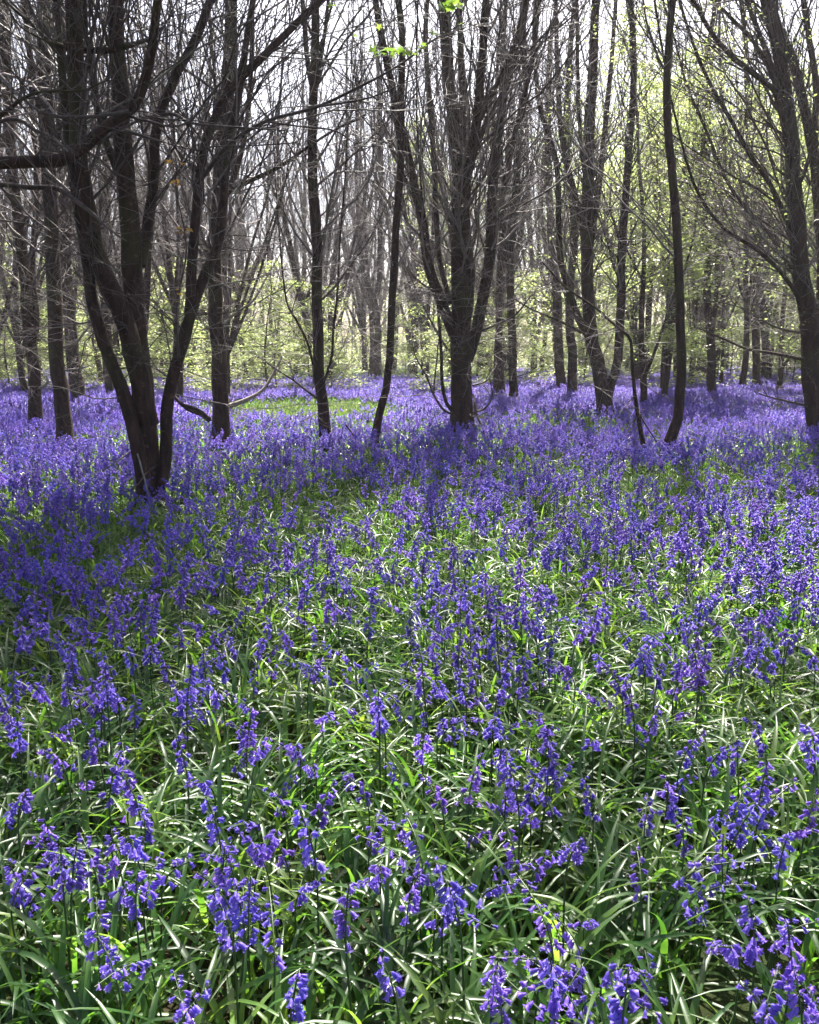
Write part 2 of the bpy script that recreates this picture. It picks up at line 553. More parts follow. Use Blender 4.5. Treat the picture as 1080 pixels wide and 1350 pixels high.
# the big tree standing nearest on the left
T('multi_stemmed_tree', 'largest near tree, thick trunk splitting into several dark stems above the shaded bluebells', 'tree', (205, 662), [
    S([(205, 662), (200, 600), (190, 514), (183, 451), (178, 340), (168, 222), (159, 111), (155, 0)], (39, 21), base=True),
    S([(196, 560), (178, 465), (159, 410), (141, 370), (124, 335), (111, 259), (105, 204), (102, 111), (99, 0)], (30, 23), dy=-0.5, d0=-0.06),
    S([(192, 640), (180, 585), (159, 514), (137, 462), (122, 414), (114, 358), (104, 290), (90, 200), (78, 90), (70, 0)], (22, 11), dy=-0.35, d0=-0.12),
    S([(212, 640), (220, 585), (222, 525), (233, 477), (247, 420), (254, 340), (262, 245), (275, 180), (300, 122), (335, 85), (392, 28)], (21, 10), dy=0.5, d0=-0.05),
    S([(236, 465), (252, 414), (270, 365), (281, 340), (291, 300), (300, 220), (318, 120), (336, 0)], (17, 9), dy=0.9, d0=0.05),
    S([(186, 350), (196, 285), (203, 220), (207, 167), (230, 104), (257, 50), (275, 0)], (17, 13), dy=0.4),
    S([(160, 240), (140, 188), (128, 140), (117, 60), (112, 0)], (9, 6), dy=-0.4),
  ], limbs=[
    S([(159, 170), (207, 185), (259, 198), (283, 193), (330, 192), (390, 188)], (7, 2), d0=-0.2, dy=-0.6),
    S([(178, 159), (225, 150), (259, 163), (333, 169), (388, 173)], (5, 1.6), d0=-0.3, dy=-0.8),
    S([(122, 230), (150, 245), (178, 246), (202, 240)], (3, 1), d0=-0.4, dy=-0.7),
    S([(262, 240), (300, 192), (350, 160), (417, 141), (480, 111), (528, 85), (572, 52), (612, 30)], (7, 1.6), d0=0.2, dy=-1.2),
    S([(420, 140), (450, 136), (490, 128), (528, 112), (560, 98)], (3, 1.2), d0=-0.8, dy=-1.2), S([(350, 160), (392, 166), (440, 172), (470, 190)], (3, 1), d0=-0.6, dy=-1.0),
    S([(236, 470), (233, 420), (236, 385), (245, 340), (243, 303), (234, 262), (232, 237), (226, 207), (222, 190)], (4, 1.2), d0=-.1, dy=-.3),
    S([(205, 615), (192, 625), (178, 642), (140, 660), (122, 668)], (3, 1.2), d0=-0.2, dy=-0.5),
    S([(181, 598), (190, 630), (200, 672)], (2.5, 3.5), d0=-0.25, dy=-0.35, mat=DEAD),
    S([(228, 520), (240, 532), (262, 541), (276, 552)], (5, 7), d0=0.2, dy=0.1),
    S([(165, 420), (140, 400), (112, 330), (96, 310)], (3, 1.2), d0=-0.2, dy=-0.6),
  ], seed=11, net=dict(per_m=6.5, zlo=1.1, thick=0.9, ztop=11, lscale=1.25, per2=5, per3=3), htop=11, leaves=(16000, 0.06, 5.2, 12, LEAF), lown=3)  # young leaves above the frame are added to shade the left foreground

T('leaning_tree', 'leftmost of the straight dark trunks, leaning left near the left edge', 'tree', (48, 569), [
    S([(48, 569), (42, 500), (37, 447), (31, 400), (28, 358), (22, 300), (13, 190), (5, 60), (2, 0)], (19, 13), base=True),
    S([(40, 452), (46, 436), (45, 390), (44, 340), (50, 260), (44, 150), (38, 40), (38, 0)], (10, 7), dy=0.8)],
  limbs=[S([(18, 417), (40, 433), (62, 451)], (3, 4), mat=DEAD), S([(52, 512), (62, 505), (61, 495)], (5, 3), d0=-0.3, dy=-0.3, mat=DEAD)], seed=12)

T('bare_tree', 'straight dark trunk standing between the leaning trunk and the big near tree', 'tree', (83, 590), [
    S([(83, 590), (78, 540), (74, 488), (72, 414), (71, 340), (67, 260), (60, 185), (57, 90), (54, 0)], (24, 19), base=True),
    S([(66, 240), (58, 180), (45, 120), (36, 60), (30, 0)], (9, 7), dy=-0.6), S([(64, 230), (80, 150), (84, 60), (82, 0)], (10, 8), dy=0.5)],
  limbs=[S([(84, 458), (100, 452), (113, 436), (122, 421)], (5, 1.5), dy=-0.4, mat=DEAD), S([(86, 488), (108, 485), (123, 480)], (3, 1), dy=-0.5, mat=DEAD)], seed=13)

T('bare_tree', 'mid-distance trunk half hidden behind the straight dark trunk on the left', 'tree', (104, 537), [
    S([(104, 537), (98, 490), (94, 451), (90, 400), (88, 340), (92, 220), (96, 100), (92, 0)], (20, 13), base=True),
    S([(90, 380), (78, 300), (84, 200), (72, 90), (70, 0)], (8, 6), dy=1.0)], seed=14)

T('bare_tree', 'grey-brown straight trunk right of the big near tree, flowers at its foot', 'tree', (293, 582), [
    S([(293, 582), (289, 530), (286, 470), (284, 410), (284, 340), (289, 280), (293, 222), (300, 130), (304, 60), (304, 0)], (25, 18), base=True),
    S([(290, 285), (312, 220), (325, 160), (331, 80), (334, 0)], (9, 6), dy=0.6)],
  limbs=[S([(293, 258), (333, 237), (370, 219), (400, 198), (440, 172), (475, 156)], (8, 2.5), dy=-0.8),
         S([(296, 426), (318, 408), (335, 395), (352, 365), (372, 330)], (4, 1.5), dy=0.4, mat=DEAD)], seed=15)

T('slender_tree', 'slim upright trunk with thin shoots from its foot, near the middle left gap', 'tree', (430, 587), [
    S([(430, 587), (426, 545), (422, 507), (418, 460), (417, 400), (416, 333), (413, 240), (413, 170), (416, 74), (416, 0)], (18, 12), base=True),
    S([(414, 125), (404, 90), (400, 50), (397, 0)], (8, 7), dy=0.4), S([(417, 110), (427, 50), (433, 0)], (7, 5), dy=-0.3),
    S([(414, 482), (405, 450), (390, 420), (378, 396), (371, 340), (366, 280)], (4, 1.6), dy=-0.5, part='shoot'),
    S([(427, 505), (437, 470), (440, 433), (446, 380), (448, 330), (455, 240), (462, 120)], (4, 1.6), dy=0.6, part='shoot')],
  limbs=[S([(421, 527), (404, 515), (385, 500), (366, 488), (340, 470)], (4, 1.2), dy=-0.6),
         S([(418, 400), (440, 380), (462, 350), (490, 310), (525, 235)], (4, 1.5), dy=0.7)], seed=16, net=dict(per_m=4.5, ztop=14, lscale=1.2), htop=14, leaves=(3500, 0.07, 6.9, 15, LEAF))  # unseen upper leaves added to cast shade on the lower left

T('curved_tree', 'thin bowed trunk curving right at its foot, left of the broad centre tree', 'tree', (494, 587), [
    S([(494, 587), (500, 552), (511, 514), (515, 480), (517, 440), (521, 377), (525, 300), (531, 222), (531, 130), (532, 55), (526, 0)], (12, 10), base=True),
    S([(529, 200), (518, 140), (508, 70), (496, 0)], (6, 5), dy=0.5)], seed=17, net=dict(per_m=3.5, ztop=14, lscale=1.2), htop=14, leaves=(3500, 0.07, 6.9, 15, LEAF))  # leaves above the view added only for the shade they throw

T('bare_tree', 'pale distant forked trunk in the gap left of the thin bowed trunk', 'tree', (498, 502), [
    S([(498, 502), (497, 460), (497, 430), (494, 400), (492, 388)], (12, 11), base=True, up=False),
    S([(493, 395), (484, 370), (476, 345), (470, 250), (472, 120)], (7, 5), dy=0.8), S([(494, 395), (499, 370), (499, 340), (502, 220), (498, 100)], (8, 6), dy=-0.8)], seed=18, htop=14)

T('multi_stemmed_tree', 'broad centre tree with many upright stems fanning from one stout trunk', 'tree', (609, 575), [
    S([(609, 575), (608, 520), (606, 470), (604, 420), (600, 333), (598, 270), (597, 222), (592, 160), (587, 111), (585, 50), (584, 0)], (33, 15), base=True),
    S([(598, 440), (580, 390), (566, 350), (559, 290), (548, 250), (531, 174), (517, 111), (503, 50), (495, 0)], (17, 8), dy=-0.6),
    S([(611, 440), (618, 380), (612, 300), (612, 237), (625, 167), (634, 74), (640, 0)], (19, 12), dy=-0.4),
    S([(603, 330), (610, 222), (609, 111), (606, 37), (606, 0)], (14, 8), dy=0.6),
    S([(616, 475), (630, 430), (640, 388), (648, 340), (652, 250), (663, 150), (683, 55), (696, 0)], (18, 10), dy=0.5),
    S([(634, 400), (655, 300), (670, 220), (690, 130), (704, 60), (712, 0)], (9, 7), dy=1.0),
    S([(628, 165), (650, 120), (676, 60), (690, 10)], (7, 5), dy=-0.8),
    S([(594, 400), (578, 330), (574, 240), (566, 140), (560, 60), (562, 0)], (9, 7), dy=0.9),
    S([(600, 545), (588, 530), (583, 500), (582, 460), (577, 400), (566, 330), (556, 260)], (5.5, 3), dy=-0.7, part='shoot')],
  limbs=[S([(602, 548), (585, 540), (572, 520), (562, 495), (548, 470), (541, 440)], (4, 1.2), dy=-0.6),
         S([(622, 545), (640, 538), (649, 522), (646, 500)], (3.2, 1.2), dy=-0.4), S([(623, 508), (640, 503), (650, 490), (656, 478)], (3.2, 1.2), dy=0.3),
         S([(624, 520), (630, 550), (645, 580)], (3, 4), d0=-0.3, dy=-0.7), S([(586, 392), (570, 382), (552, 370), (530, 345)], (4, 1.6), dy=-0.5),
         S([(590, 460), (572, 430), (555, 395), (535, 350)], (4, 1.6), dy=0.4), S([(622, 440), (650, 430), (680, 415), (700, 390)], (4, 1.5), dy=-0.3)],
  seed=19, net=dict(per_m=4.2, alo=18, ahi=52, ztop=14), htop=13.5, leaves=(3500, 0.07, 7.2, 15, LEAF))  # high leaves out of view, added to shade the left foreground

T('bare_tree', 'left one of two close straight trunks behind the broad centre tree', 'tree', (663, 524), [
    S([(663, 524), (662, 470), (661, 400), (664, 300), (660, 180), (664, 60)], (12, 7), base=True)], seed=20, htop=13)
T('bare_tree', 'right one of two close straight trunks behind the broad centre tree', 'tree', (677, 528), [
    S([(677, 528), (676, 470), (674, 400), (672, 340), (680, 240), (690, 120), (688, 0)], (13, 9), base=True),
    S([(673, 370), (662, 300), (650, 200), (655, 100)], (7, 5), dy=0.8)], seed=21, htop=13)
T('bare_tree', 'left trunk of a pair standing behind and left of the V forked tree', 'tree', (739, 517), [
    S([(739, 517), (738, 470), (736, 400), (728, 300), (722, 200), (726, 80)], (15, 8), base=True)], seed=22, htop=13)
T('bare_tree', 'right trunk of a pair standing behind and left of the V forked tree', 'tree', (757, 524), [
    S([(757, 524), (755, 470), (753, 400), (758, 300), (748, 180), (752, 60)], (14, 8), base=True)], seed=23, htop=13)

T('forked_tree', 'V forked tree, two thick arms parting just above the bluebells right of centre', 'tree', (798, 545), [
    S([(797, 545), (793, 515), (788, 480), (780, 450), (776, 400), (774, 340), (776, 246), (781, 141), (784, 50), (786, 0)], (22, 12), base=True),
    S([(799, 545), (804, 515), (812, 490), (818, 453), (821, 393), (822, 330), (829, 230), (838, 110), (836, 40), (832, 0)], (14, 9), base=True),
    S([(782, 455), (763, 420), (750, 380), (740, 330), (736, 218), (712, 141), (704, 60)], (11, 6), dy=-0.7),
    S([(776, 350), (766, 300), (756, 250), (741, 180), (735, 80), (733, 0)], (10, 6), dy=0.8),
    S([(776, 330), (790, 250), (800, 150), (808, 60), (812, 0)], (9, 6), dy=0.6),
    S([(777, 260), (765, 180), (762, 90), (760, 0)], (7, 5), dy=-0.5)],
  limbs=[S([(767, 438), (735, 422), (700, 407), (675, 392)], (4, 2), dy=-0.8)],
  seed=24, net=dict(per_m=4.6, alo=16, ahi=50), htop=12)

T('bent_sapling', 'thin dead stem bent over at the top, leaning beside the tall slim tree', 'sapling', (852, 599), [
    S([(852, 599), (844, 560), (838, 523), (834, 480), (832, 449), (822, 437), (803, 422), (788, 408), (765, 392), (742, 375), (715, 345)], (7, 2.5), base=True, up=False)],
  limbs=[S([(835, 490), (842, 540), (858, 570), (872, 593)], (2, 2.5), dy=0.3)], seed=25, net=dict(per_m=2.0, lscale=0.5, per2=3, per3=2))

T('slender_tree', 'tall slim lone trunk with a curved foot, right of the bent thin stem', 'tree', (879, 594), [
    S([(879, 594), (886, 568), (893, 545), (897, 498), (896, 440), (895, 400), (893, 340), (889, 270), (884, 215), (877, 141), (879, 70), (886, 0)], (16, 10), base=True)],
  limbs=[S([(875, 90), (862, 60), (852, 25), (848, 0)], (4, 3), dy=0.4)], seed=26, net=dict(per_m=2.2, zlo=2.2))

T('bare_tree', 'distant twin stemmed trunk just right of the tall slim lone trunk', 'tree', (937, 525), [
    S([(937, 525), (937, 490), (937, 456), (933, 400), (931, 340), (925, 240), (930, 100)], (13, 8), base=True),
    S([(938, 450), (944, 400), (946, 340), (955, 240), (950, 120)], (7, 5), dy=0.6)], seed=27, htop=13)
T('bare_tree', 'distant trunk standing left of the dark tree cut by the right edge', 'tree', (997, 515), [
    S([(997, 515), (996, 470), (995, 400), (996, 340), (990, 240), (984, 100)], (12, 8), base=True)], seed=28, htop=13)
T('bare_tree', 'thicker blurred trunk tucked behind the distant trunk near the right edge', 'tree', (1010, 503), [
    S([(1010, 503), (1009, 460), (1006, 400), (1010, 300), (1004, 160)], (13, 8), base=True)], seed=29, htop=14)

T('multi_stemmed_tree', 'dark tree cut by the right edge, limbs sweeping up to the left', 'tree', (1076, 573), [
    S([(1078, 573), (1075, 520), (1072, 440), (1064, 380), (1057, 334), (1051, 250), (1045, 176), (1031, 70), (1012, 0)], (29, 17), base=True),
    S([(1086, 573), (1084, 470), (1090, 360), (1084, 280), (1074, 197), (1052, 95), (1027, 30), (1018, 0)], (20, 12), base=True, dy=0.5),
    S([(1060, 360), (1040, 300), (1017, 246), (990, 205), (965, 160), (939, 116), (915, 60), (900, 15), (893, -20)], (8, 4), dy=-0.6),
    S([(1050, 240), (1027, 130), (1010, 108), (981, 86), (955, 62), (935, 36), (915, 0)], (10, 6), dy=-1.0),
    S([(1047, 190), (1030, 120), (1008, 60), (992, 20), (985, 0)], (9, 6), dy=0.6),
    S([(1062, 390), (1030, 330), (990, 280), (960, 240), (935, 180), (905, 110), (892, 60)], (6, 3), dy=0.4),
    S([(1066, 420), (1040, 370), (1000, 330), (955, 300), (920, 250), (900, 190)], (7, 3.5), dy=-1.0),
    S([(1044, 170), (1015, 90), (990, 50), (960, 20), (940, 0)], (7, 5), dy=0.2),
    S([(1075, 200), (1078, 120), (1068, 50), (1060, 0)], (9, 8), dy=0.8)],
  limbs=[S([(1064, 475), (1020, 466), (985, 460), (950, 445), (915, 430)], (5, 2), dy=-0.7), S([(1066, 535), (1035, 528), (1010, 522), (995, 516)], (4, 1.5), dy=-0.5),
         S([(1062, 440), (1020, 430), (975, 405), (930, 395)], (4, 1.5), dy=-1.2)],
  seed=30, lown=14, net=dict(per_m=8, alo=18, ahi=46, lscale=1.15), htop=11, leaves=(2600, 0.05, 1.6, 9, LEAF))

# out of frame on the left, its long boughs reach into the picture
T('overhanging_tree', 'tree beyond the left edge whose thick crooked boughs reach across in front of trunks', 'tree', (-215, 700), [
    S([(-215, 700), (-205, 500), (-190, 250), (-175, 0)], (70, 48), base=True)],
  limbs=[S([(-192, 300), (-100, 235), (-40, 220), (0, 215), (50, 213), (85, 211), (110, 195), (128, 178), (155, 157), (178, 137), (192, 100), (200, 55), (207, 0), (212, -60)], (20, 11), d0=0, dy=-1.1),
         S([(-190, 260), (-90, 200), (-30, 170), (0, 152), (25, 133), (48, 122), (80, 120), (111, 119), (135, 108), (160, 104)], (18, 1.8), d0=0, dy=-1.0),
         S([(-178, 60), (-80, -20), (-20, -35), (7, 4), (22, 30), (44, 46), (93, 64), (144, 66), (170, 60), (196, 53)], (9, 2.5), d0=0, dy=-0.9),
         S([(0, 100), (11, 111), (48, 144), (75, 153), (96, 154), (130, 153), (170, 146)], (6, 5), d0=-.4, dy=-1.0),
         S([(-60, 180), (15, 157), (48, 172), (70, 182), (89, 199)], (5, 2), d0=-.3, dy=-.8),
         S([(-150, 255), (-60, 240), (0, 243), (40, 247), (74, 248), (100, 264), (122, 281), (145, 303), (167, 318)], (7, 2), d0=0.0, dy=-0.5),
         S([(0, 246), (22, 268), (44, 289), (80, 315), (111, 341)], (3.5, 1.5), d0=0.0, dy=-0.3)],
  seed=31, net=dict(per_m=3.0, zlo=3.2), htop=9, zb=0.02)

# ------------------------------------------------------------------ bough with maple leaves
def maple_leaf(mb, g, c, size, yaw, tilt):
    ang = [(-150, .35), (-118, .62), (-95, .38), (-62, .85), (-32, .42), (0, 1.0), (32, .42), (62, .85), (95, .38), (118, .62), (150, .35)]
    v = [(0, 0, 0)] + [(math.sin(R(a)) * r * size, math.cos(R(a)) * r * size, -0.18 * size * r * r + g.normal(0, .02) * size) for a, r in ang]
    M = Euler((tilt, g.normal(0, .25), yaw)).to_matrix()
    v = [np.array(M @ Vector(p)) + c for p in v]
    mb.add(v, t=[(0, i + 1, i) for i in range(1, len(ang))])

g = np.random.default_rng(77)
maple = TREES[0]
mcrown = next(c for c in maple.children if c.name.startswith('crown'))
mD = maple.location[1]
lm = MB()
for px, py, s in [(492, 68, 12), (502, 66, 13), (513, 63, 15), (522, 66, 14), (531, 66, 15), (541, 64, 14), (551, 66, 12), (499, 72, 10), (536, 70, 12), (590, 6, 17), (602, 5, 15), (583, 10, 14), (597, 10, 14), (608, 9, 12), (575, 45, 9), (571, 43, 9), (606, 32, 8), (507, 70, 9), (517, 70, 10), (527, 60, 10), (546, 70, 9), (556, 62, 9), (560, 58, 8), (484, 71, 8), (440, 6, 9), (434, 8, 9), (501, 36, 8), (468, 47, 6), (490, 57, 6)]:
    c = at_depth(px, py, mD - 1.1 + g.normal(0, .12)) - np.array(maple.location)
    maple_leaf(lm, g, c, s * (mD - 1.1) / FPX * 0.85, g.uniform(0, 6.28), g.normal(0, .5) + 0.5)
gl = MB()
gp = []
for px, py, c in [(226, 207, 3), (237, 212, 2), (232, 238, 5), (246, 305, 4), (239, 303, 2), (235, 387, 4), (243, 388, 1)]:
    q0 = at_depth(px, py, mD - .25) - np.array(maple.location)
    gp += [q0 + g.normal(0, .018, 3) for _ in range(c)]
leaf_cards(gl, g, np.array(gp), .06)
link('leaves', gl.mesh('golden_leaves', [GOLD], smooth=False), mcrown)
link('leaves', lm.mesh('maple_leaves', [MAPLE], smooth=False), mcrown)

# ------------------------------------------------------------------ woodland behind: tree kinds copied one by one
def proto_tree(name, seed, H, r0, nstem, fork, per_m, leaf=None, lean=0.05, lscale=1.0, per2=5, per3=2, thick=1.1):
    g = np.random.default_rng(seed)
    root = bpy.data.objects.new(name, None)
    stems = []
    d0 = norm(np.array([[g.normal(0, lean), g.normal(0, lean), 1.0]]))
    p, r = grow(g, np.array([[0, 0, -0.15]]), d0, np.array([H]), np.array([r0]), 26, 0.035, 0.02, 0.12)
    r[0] *= 1 + 0.4 * np.exp(-np.maximum(p[0][:, 2], 0) / 0.2)
    stems.append((p[0], r[0]))
    for k in range(nstem):
        i = int(np.clip((g.uniform(*fork) / H) * 26, 1, 20))
        a = R(g.uniform(12, 32))
        az = g.uniform(0, 6.28)
        d = norm(np.array([[math.sin(a) * math.cos(az), math.sin(a) * math.sin(az), math.cos(a)]]))
        p2, r2 = grow(g, p[0][i][None], d, np.array([(H - p[0][i][2]) * g.uniform(.75, 1.0)]), np.array([r[0][i] * g.uniform(.45, .75)]), 20, 0.04, 0.035, 0.15)
        stems.append((p2[0], r2[0]))
    parts = []
    for k, (pp, rr) in enumerate(stems):
        mb = MB()
        tubes(mb, pp, rr, 8, rough=0.06, g=g)
        parts.append(('trunk' if k == 0 else 'stem', mb.mesh('trunk', [BARK])))
    net = twig_network(g, stems, per_m=per_m, zlo=1.6, lscale=lscale, per2=per2, per3=per3, thick=thick, alo=20, ahi=55)
    parts.append(('crown', net_mesh('crown', net, (4, 3, 3), PALE_LIT)))  # far twigs brightened by colour to stand in for sun and haze
    if leaf:
        cnt, size, zmin, zmax = leaf
        tips = np.concatenate([net[-1][0][:, -1], net[1][0][:, 3]])
        tips = tips[(tips[:, 2] > zmin) & (tips[:, 2] < zmax)]
        c = tips[g.integers(0, len(tips), cnt // 5)]
        pos = (c[:, None] + g.normal(0, 1, (len(c), 5, 3)) * np.array([0.16, 0.16, 0.05])).reshape(-1, 3)
        mb = MB()
        leaf_cards(mb, g, pos, size)
        parts.append(('leaves', mb.mesh('leaves', [LEAF], smooth=False)))
    return name, parts

def proto_sapling(name, seed, H, nl, size):
    """understorey sapling carrying flat layered sprays of young leaves"""
    g = np.random.default_rng(seed)
    p, r = grow(g, np.array([[0, 0, -0.1]]), np.array([[0.08, 0.05, 1.0]]), np.array([H]), np.array([0.035]), 14, 0.05, 0.02, 0.2)
    mb = MB()
    tubes(mb, p, r, 6)
    n = 26
    t = g.uniform(0.12, 0.98, n)
    i = (t * 13).astype(int)
    st = p[0][i]
    az = g.uniform(0, 6.28, n)
    d = np.stack([np.cos(az), np.sin(az), g.uniform(0.05, 0.35, n)], 1)
    b, br = grow(g, st, d, g.uniform(0.6, 1.9, n) * (1.15 - t * .6), np.full(n, 0.012), 8, 0.10, -0.005)
    b2, br2 = spawn(g, b, br, 8, .2, 1, 30, 60, .25, .6, .6, .004, 4, .1, 0.0)
    cm = MB()
    tubes(cm, b, br, 4)
    tubes(cm, b2, br2, 3)
    src = np.concatenate([b2[:, 1:].reshape(-1, 3), b[:, 3:].reshape(-1, 3)])
    c = src[g.integers(0, len(src), nl)] + g.normal(0, 1, (nl, 3)) * np.array([.1, .1, .025])
    lmb = MB()
    leaf_cards(lmb, g, c, size, droop=0.1, flat=0.85)
    return name, [('trunk', mb.mesh('trunk', [BARK])), ('crown', cm.mesh('crown', [TWIG])), ('leaves', lmb.mesh('leaves', [LEAF], smooth=False))]

PROTO = [
    proto_tree('slender_tree', 101, 14.5, 0.085, 1, (3, 6), 3.6),
    proto_tree('bare_tree', 102, 15.5, 0.12, 3, (2, 6), 2.6),
    proto_tree('multi_stemmed_tree', 103, 14.0, 0.12, 5, (0.6, 3.5), 2.3),
    proto_tree('forked_tree', 104, 15.0, 0.12, 2, (1.0, 3.0), 2.8),
    proto_tree('bare_tree', 105, 13.5, 0.11, 3, (3, 7), 3.0, lean=0.12),
    proto_tree('multi_stemmed_tree', 106, 16.0, 0.13, 6, (1.2, 5.0), 2.3),
]
LEAFY = [
    proto_tree('leafy_tree', 111, 12.5, 0.13, 3, (1.5, 5), 2.6, leaf=(9000, 0.10, 1.5, 13), per2=6, per3=3),
    proto_tree('leafy_tree', 112, 10.0, 0.10, 2, (1.0, 4), 3.0, leaf=(7500, 0.10, 1.0, 11), per2=6, per3=3),
]
SAPL = [proto_sapling('leafy_sapling', 121, 4.2, 4200, 0.085), proto_sapling('leafy_sapling', 122, 3.0, 3600, 0.085), proto_sapling('leafy_sapling', 123, 5.4, 5200, 0.09)]

def place(proto, x, y, yaw, sc, label, cat, group):
    name, parts = proto
    root = bpy.data.objects.new(name, None)
    COL.objects.link(root)
    root.location = (x, y, float(gz(x, y)))
    root.rotation_euler = (0, 0, yaw)
    root.scale = (sc, sc, sc)
    tag(root, label, cat, group)
    for pn, me in parts:
        o = bpy.data.objects.new(pn, me)
        o.parent = crown if pn == 'leaves' else root
        if pn == 'crown':
            crown = o
        COL.objects.link(o)
    return root

# where the hand-placed trunks stand, so that no other tree crowds them
taken = [(t.location[0], t.location[1]) for t in TREES]
ZONES = [(-250, 60, 'left of the leaning trunk by the left edge'), (60, 175, 'left of the big near tree'),
         (175, 290, 'left of the grey-brown trunk'), (290, 425, 'right of the grey-brown trunk'),
         (425, 515, 'right of the slim upright trunk'), (515, 605, 'left of the broad centre tree'),
         (605, 700, 'right of the broad centre tree'), (700, 795, 'left of the V forked tree'),
         (795, 890, 'right of the V forked tree'), (890, 980, 'right of the tall slim trunk'),
         (980, 1400, 'behind the dark tree at the right edge')]
ORD = ['leftmost', 'second from left', 'third from left', 'fourth from left', 'fifth from left', 'sixth from left', 'seventh from left', 'eighth from left', 'ninth from left', 'tenth from left'] + ['%dth from left' % i for i in range(11, 60)]
LOOK = {'slender_tree': 'far slender tree', 'bare_tree': 'far straight tree', 'multi_stemmed_tree': 'far many-stemmed tree', 'forked_tree': 'far forked tree', 'leafy_tree': 'leafy pale green tree', 'leafy_sapling': 'low leafy sapling'}

cand = []
g = np.random.default_rng(5)
def try_spot(x, y, mind):
    for (a, b) in taken:
        if (a - x) ** 2 + (b - y) ** 2 < mind * mind:
            return False
    taken.append((x, y))
    return True

n = 0
while n < 98:
    y = math.sqrt(g.uniform(20 ** 2, 58 ** 2))
    x = g.uniform(-0.56, 0.56) * y
    px, py = project((x, y, 0))
    if 455 < px < 540 and y < 42:
        continue
    if 300 < px < 480 and y < 26:
        continue
    if try_spot(x, y, 1.5):
        w = g.choice(6, p=[.24, .2, .14, .14, .14, .14])
        cand.append((PROTO[w], x, y, g.uniform(0, 6.28), np.interp(y, [18, 58], [.68, 1.4]) * g.uniform(.92, 1.08)))
        n += 1
n = 0
while n < 12:                                   # the crowded left side
    px = g.uniform(-60, 300)
    y = g.uniform(15, 32)
    x = at_depth(px, 470, y)[0]
    if try_spot(x, y, 1.2):
        cand.append((PROTO[g.integers(0, 6)], x, y, g.uniform(0, 6.28), np.interp(y, [15, 32], [.62, .9])))
        n += 1
n = 0
while n < 17:                                   # green trees closing the right side of the wood
    px = g.uniform(840, 1180)
    y = g.uniform(17, 46)
    x = at_depth(px, 470, y)[0]
    if try_spot(x, y, 1.5):
        cand.append((LEAFY[g.integers(0, 2)], x, y, g.uniform(0, 6.28), np.interp(y, [17, 46], [.7, 1.2]) * g.uniform(.92, 1.08)))
        n += 1
n = 0
while n < 18:
    px = g.uniform(560, 1150)
    y = g.uniform(36, 58)
    x = at_depth(px, 470, y)[0]
    if try_spot(x, y, 1.5):
        cand.append((LEAFY[g.integers(0, 2)], x, y, g.uniform(0, 6.28), g.uniform(.75, 1.35)))
        n += 1
n = 0
while n < 115:
    y = g.uniform(23, 56)
    px = g.uniform(-120, 1200)
    x = at_depth(px, 470, y)[0]
    if 440 < px < 560 and y < 48:
        continue
    if try_spot(x, y, 1.3):
        cand.append((SAPL[g.integers(0, 3)], x, y, g.uniform(0, 6.28), g.uniform(.7, 1.2)))
        n += 1

def zone_of(px):
    for k, (a, b, t) in enumerate(ZONES):
        if a <= px < b:
            return k
    return None
byk = {}
for c in cand:
    px = project((c[1], c[2], 1.0))[0]
    z = zone_of(px)
    if z is None:
        continue
    byk.setdefault((z, c[0][0]), []).append((px, c))
for (z, nm), lst in sorted(byk.items()):
    lst.sort(key=lambda e: e[0])
    for k, (px, c) in enumerate(lst):
        look = LOOK[nm]
        lab = f'{look}, ' + (ORD[k] + ' ' if len(lst) > 1 else '') + ZONES[z][2]
        place(c[0], c[1], c[2], c[3], c[4], lab, 'sapling' if nm == 'leafy_sapling' else 'tree',
              'leafy saplings under the trees' if nm == 'leafy_sapling' else ('leafy green trees behind the bare ones' if nm == 'leafy_tree' else 'bare trees deep in the wood'))

# the far wood that reads as one mass
g = np.random.default_rng(9)
mb = MB()
N = 190
y = g.uniform(62, 95, N)
x = g.uniform(-0.62, 0.62, N) * y
st = np.stack([x, y, np.full(N, -0.1)], 1)
p, r = grow(g, st, np.stack([g.normal(0, .06, N), g.normal(0, .06, N), np.ones(N)], 1), g.uniform(15, 24, N), g.uniform(.07, .17, N), 10, .05, .02, .2)
tubes(mb, p, r, 5)
b, br = spawn(g, p, r, 14, .12, 1, 20, 50, .10, .28, .35, .012, 5, .1, .05)
tubes(mb, b, br, 3)
b2, br2 = spawn(g, b, br, 4, .2, 1, 25, 60, .3, .7, .6, .008, 3, .1, .03)
tubes(mb, b2, br2, 3)
wood = link('woodland', mb.mesh('woodland', [PALE_LIT]))
tag(wood, 'far bare woodland closing the view, too dense to count', 'woodland', kind='stuff')
mb = MB()
nc = 1500
cy = g.uniform(58, 92, nc)
cx = g.uniform(-.62, .62, nc) * cy
cz = np.abs(g.normal(0, 2.4, nc)) + .3
c = np.stack([cx, cy, cz], 1)
pos = (c[:, None] + g.normal(0, 1, (nc, 60, 3)) * np.array([1.1, 1.1, .45])).reshape(-1, 3)
pos = pos[pos[:, 2] > 0.05]
leaf_cards(mb, g, pos, 0.16, droop=.1)
und = link('undergrowth', mb.mesh('undergrowth', [LEAF], smooth=False))
tag(und, 'pale green far undergrowth and leaf sprays at the back of the wood', 'undergrowth', kind='stuff')

